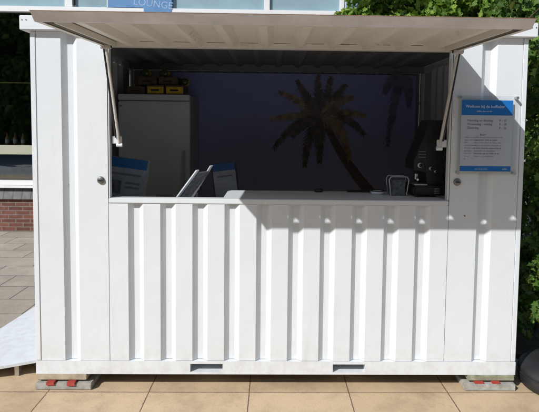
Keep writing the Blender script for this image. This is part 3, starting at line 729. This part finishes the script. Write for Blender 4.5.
# blue banner on the facade
BN = thing('facade_banner', 'blue banner with white lettering hanging on the upper windows', 'banner', (-2.0, YF-0.05, 3.3))
MB().prism([(-2.50, 3.366), (-1.975, 3.366), (-1.975, 3.30), (-1.56, 3.30), (-1.56, 4.3), (-2.50, 4.3)], YF-0.036, YF-0.032, lambda a, c, h: V((a, h, c))).build('cloth', M['fadedblue'], BN)
MB().box(-2.515, -2.503, YF-0.036, YF-0.031, 3.362, 4.3).build('hem', M['frame'], BN)
text('lettering', 'LOUNGE', 0.145, (-2.13, YF-0.0372, 3.41), M['paleblue'], BN, rot=(PI/2, math.radians(6), 0))
# things behind the left window
for i, x in enumerate((-4.10, -3.98, -3.86)):
    nm = ('leftmost', 'middle one', 'rightmost')[i]
    B = thing('bottle', 'small reddish bottle behind the left window above the cream bar, '+nm, 'bottle', (x, YF+0.13, 1.306), 'bottles behind the window')
    b = MB(); b.box(x-0.05, x+0.05, YF+0.09, YF+0.2, 1.29, 1.3055) if False else None
    MB().lathe([(0, 0), (0.028, 0), (0.030, 0.01), (0.030, 0.10), (0.011, 0.14), (0.011, 0.17)], (x, YF+0.14, 1.3065), 16).build('glass', M['brownbottle'], B)
    MB().lathe([(0.0305, 0.03), (0.0305, 0.08)], (x, YF+0.14, 1.3065), 16).build('bottle_label', M['paper'], B)
    MB().lathe([(0.0125, 0.16), (0.0125, 0.18), (0, 0.18)], (x, YF+0.14, 1.3065), 12).build('cap', M['red'], B)
MB().box(X0, X1, YF+0.085, YF+0.22, 1.275, 1.306).build('ledge', M['tan'], BD)
b = MB(); b.tube((-6.5, YF+0.6, 2.28), (-2.0, YF+0.6, 2.28), 0.009)  # thin yellow line modelled as a tube with two hangers
b.tube((-4.45, YF+0.6, 2.28), (-4.45, YF+0.6, 3.2), 0.004); b.tube((-2.6, YF+0.6, 2.28), (-2.6, YF+0.6, 3.2), 0.004)
tag(b.build('yellow_line', M['yellowline']), 'thin yellow line behind the dark left window', 'rail')
b = MB(); b.box(-4.6, -4.02, YF+0.16, YF+0.48, 0.866, 0.99, bev=0.03); tag(b.build('window_cushion', M['cushion']), 'grey blue cushion on the board behind the left window', 'cushion')

# ------------------------------------------------------------------ foliage
def leaves(n, posfn, size, m, seed, name, parent=None, droop=0.4, lobed=True, face=None):
    r = random.Random(seed); b = MB()
    shp = [(0, 0), (0.42, 0.12), (0.30, 0.38), (0.50, 0.62), (0.18, 0.72), (0, 1.0), (-0.18, 0.72), (-0.50, 0.62), (-0.30, 0.38), (-0.42, 0.12)] if lobed else [(0, 0), (0.3, 0.3), (0.28, 0.65), (0, 1.0), (-0.28, 0.65), (-0.3, 0.3)]
    k = len(shp)//2
    vv = []; ff = []
    while n > 0:
        p = posfn(r)
        if p is None: continue
        n -= 1
        s = size*r.uniform(0.45, 1.35)
        yd = V((r.gauss(0, 0.6), r.gauss(0, 0.6), r.gauss(-droop, 0.45))).normalized()
        nn = V((r.gauss(0, 0.7), r.gauss(-0.35, 0.7), r.gauss(0.55, 0.5)))
        xd = yd.cross(nn)
        if xd.length < 0.05: continue
        xd.normalize(); nz = xd.cross(yd)
        o_ = len(vv)
        for (a, c) in shp: vv.append(p+xd*a*s+yd*c*s+nz*(abs(a)*0.35-c*c*0.15)*s)
        if len(shp) == 10: ff += [(o_, o_+1, o_+2, o_+3, o_+4, o_+5), (o_, o_+5, o_+6, o_+7, o_+8, o_+9)]
        else: ff += [(o_, o_+1, o_+2, o_+3), (o_, o_+3, o_+4, o_+5)]
    b.add(vv, ff); return b.build(name, m, parent, fix=False)
def clumps(r0, boxes, ncl, rad):
    cl = []
    for (x0, x1, y0, y1, z0, z1), n in zip(boxes, ncl):
        for _ in range(n): cl.append((V((r0.uniform(x0, x1), r0.uniform(y0, y1), r0.uniform(z0, z1))), rad*r0.uniform(0.55, 1.3)))
    def f(r):
        c, q = r.choice(cl)
        d = V((r.gauss(0, 1), r.gauss(0, 1), r.gauss(0, 1))).normalized()*q*(r.random()**0.35)
        return c+V((d.x, d.y, d.z*0.75))
    return f
def limbs(b, base, r, h, rnd_, spread, n=6):
    p = V(base); top = p+V((rnd_.uniform(-.2, .2), rnd_.uniform(-.2, .2), h))
    segs = [p.lerp(top, t)+V((rnd_.uniform(-.05, .05), rnd_.uniform(-.05, .05), 0)) for t in (0, .25, .5, .75, 1)]
    segs[0] = p
    for i in range(4): b.tube(segs[i], segs[i+1], r*(1-.2*i), r*(1-.2*(i+1)), 10)
    for k in range(n):
        s0 = segs[1+k % 4]; a = rnd_.uniform(0, 2*PI); q = s0+V((math.cos(a)*spread, math.sin(a)*spread, rnd_.uniform(.2, .9)))
        m_ = s0.lerp(q, .5)+V((0, 0, .08)); b.tube(s0, m_, r*.35, r*.25, 8); b.tube(m_, q, r*.25, r*.08, 8)
# dense climbing shrub beside the right end of the container
r0 = random.Random(11)
H = thing('climbing_shrub', 'dense leafy climbing shrub beside the right end of the container', 'shrub', (2.2, 0.9, 0.03))
f = clumps(r0, [(1.70, 2.7, 0.62, 1.15, 0.2, 3.3), (1.95, 2.8, 1.1, 2.0, 0.2, 3.2)], [110, 40], 0.17)
leaves(15000, f, 0.052, M['leaf'], 5, 'foliage', H)
f = clumps(r0, [(1.66, 1.95, 0.02, 0.22, 0.36, 0.95), (1.66, 1.95, 0.08, 0.4, 1.35, 2.45), (1.75, 2.1, 0.2, 0.6, 0.4, 2.5)], [22, 22, 30], 0.07)
leaves(2300, f, 0.046, M['leaf'], 9, 'foliage', H)
b = MB(); rr = random.Random(4)
for x in (1.85, 2.1, 2.35, 2.6): limbs(b, (x, 0.95, 0.0), 0.022, 2.2, rr, 0.3, 6)
b.build('stem', M['bark'], H)
# trees behind the container, right
def tree(label, base, h, boxes, ncl, rad, nl, size, seed, m, cat='tree', name='leafy_tree'):
    Tt = thing(name, label, cat, base, 'trees behind the container' if name == 'leafy_tree' else 'trees across the square')
    rr = random.Random(seed)
    b = MB(); limbs(b, base, 0.07 if name == 'leafy_tree' else 0.22, h, rr, 0.9 if name == 'leafy_tree' else 2.0, 9); b.build('trunk', M['bark'], Tt)
    leaves(nl, clumps(rr, boxes, ncl, rad), size, m, seed+1, 'crown', Tt, lobed=size < 0.1)
tree('bright green leafy tree showing above the middle right of the flap', (1.5, 3.6, 0), 3.4, [(0.80, 2.6, 2.6, 3.5, 2.65, 3.9)], [170], 0.20, 19000, 0.075, 21, M['leaf2'])
tree('leafy tree behind the far right corner of the container roof', (3.2, 3.2, 0), 3.4, [(2.3, 4.2, 2.6, 3.6, 0.6, 4.2)], [120], 0.27, 15000, 0.08, 31, M['leaf'])
# trees across the square behind the viewer, mirrored in the dark window
for i, (x, y, lab) in enumerate(((-20, -17, 'dark tree across the square, farthest left in the window reflection'), (-13.5, -18, 'dark tree across the square, second in the window reflection'), (-15.5, -22, 'dark tree across the square, set back behind the row on the left'), (-7, -19, 'dark tree across the square, third in the window reflection'), (0, -19, 'dark tree across the square straight behind the viewer'), (7, -18, 'dark tree across the square to the right behind the viewer'))):
    tree(lab, (x, y, 0), 5.2, [(x-3.4, x+3.4, y-1.5, y+1.5, 0.6, 8.2)], [190], 1.25, 14000, 0.5, 50+i, M['leafdark'], name='broad_tree')

# ------------------------------------------------------------------ camera
cam = bpy.data.cameras.new('Camera'); co = bpy.data.objects.new('Camera', cam); C.objects.link(co)
yaw, pitch, roll, fpx, pcx, pcy = 0.0205, -0.0692, 0.0118, 549.71, 283.17, 163.41
fwd = V((math.sin(yaw)*math.cos(pitch), math.cos(yaw)*math.cos(pitch), math.sin(pitch)))
rt = V((math.cos(yaw), -math.sin(yaw), 0)); up = rt.cross(fwd)
r2 = rt*math.cos(roll)+up*math.sin(roll); u2 = -rt*math.sin(roll)+up*math.cos(roll)
mt = Matrix((r2, u2, -fwd)).transposed().to_4x4(); mt.translation = V((-0.0505, -3.3549, 1.6526))
co.matrix_world = mt
cam.sensor_fit = 'HORIZONTAL'; cam.sensor_width = 36; cam.lens = fpx*36/539
cam.shift_x = (269.5-pcx)/539; cam.shift_y = (pcy-206)/539
cam.clip_start = 0.05; cam.clip_end = 500
S.camera = co

# ------------------------------------------------------------------ light
trav = V((0.955, 0.99, -1.052)).normalized()
sd = bpy.data.lights.new('Sun', 'SUN'); sd.energy = 4.2; sd.angle = math.radians(0.5); sd.color = (1.0, 0.98, 0.955)
so = bpy.data.objects.new('Sun', sd); C.objects.link(so); so.rotation_euler = trav.to_track_quat('-Z', 'Y').to_euler(); so.location = (-8, -9, 9)
w = bpy.data.worlds.new('World'); S.world = w; w.use_nodes = True
nt = w.node_tree; bg = nt.nodes['Background']; sk = nt.nodes.new('ShaderNodeTexSky'); sk.sky_type = 'NISHITA'
sk.sun_disc = False; sk.sun_elevation = math.asin(-trav.z); sk.sun_rotation = math.atan2(-trav.x, -trav.y) % (2*PI)
lk(nt, sk.outputs[0], bg.inputs[0]); bg.inputs[1].default_value = 0.085
S.view_settings.view_transform = 'Standard'; S.view_settings.look = 'None'
S.view_settings.exposure = 0.08; S.view_settings.gamma = 1; S.view_settings.use_curve_mapping = False
S.cycles.max_bounces = 8; S.cycles.transparent_max_bounces = 12
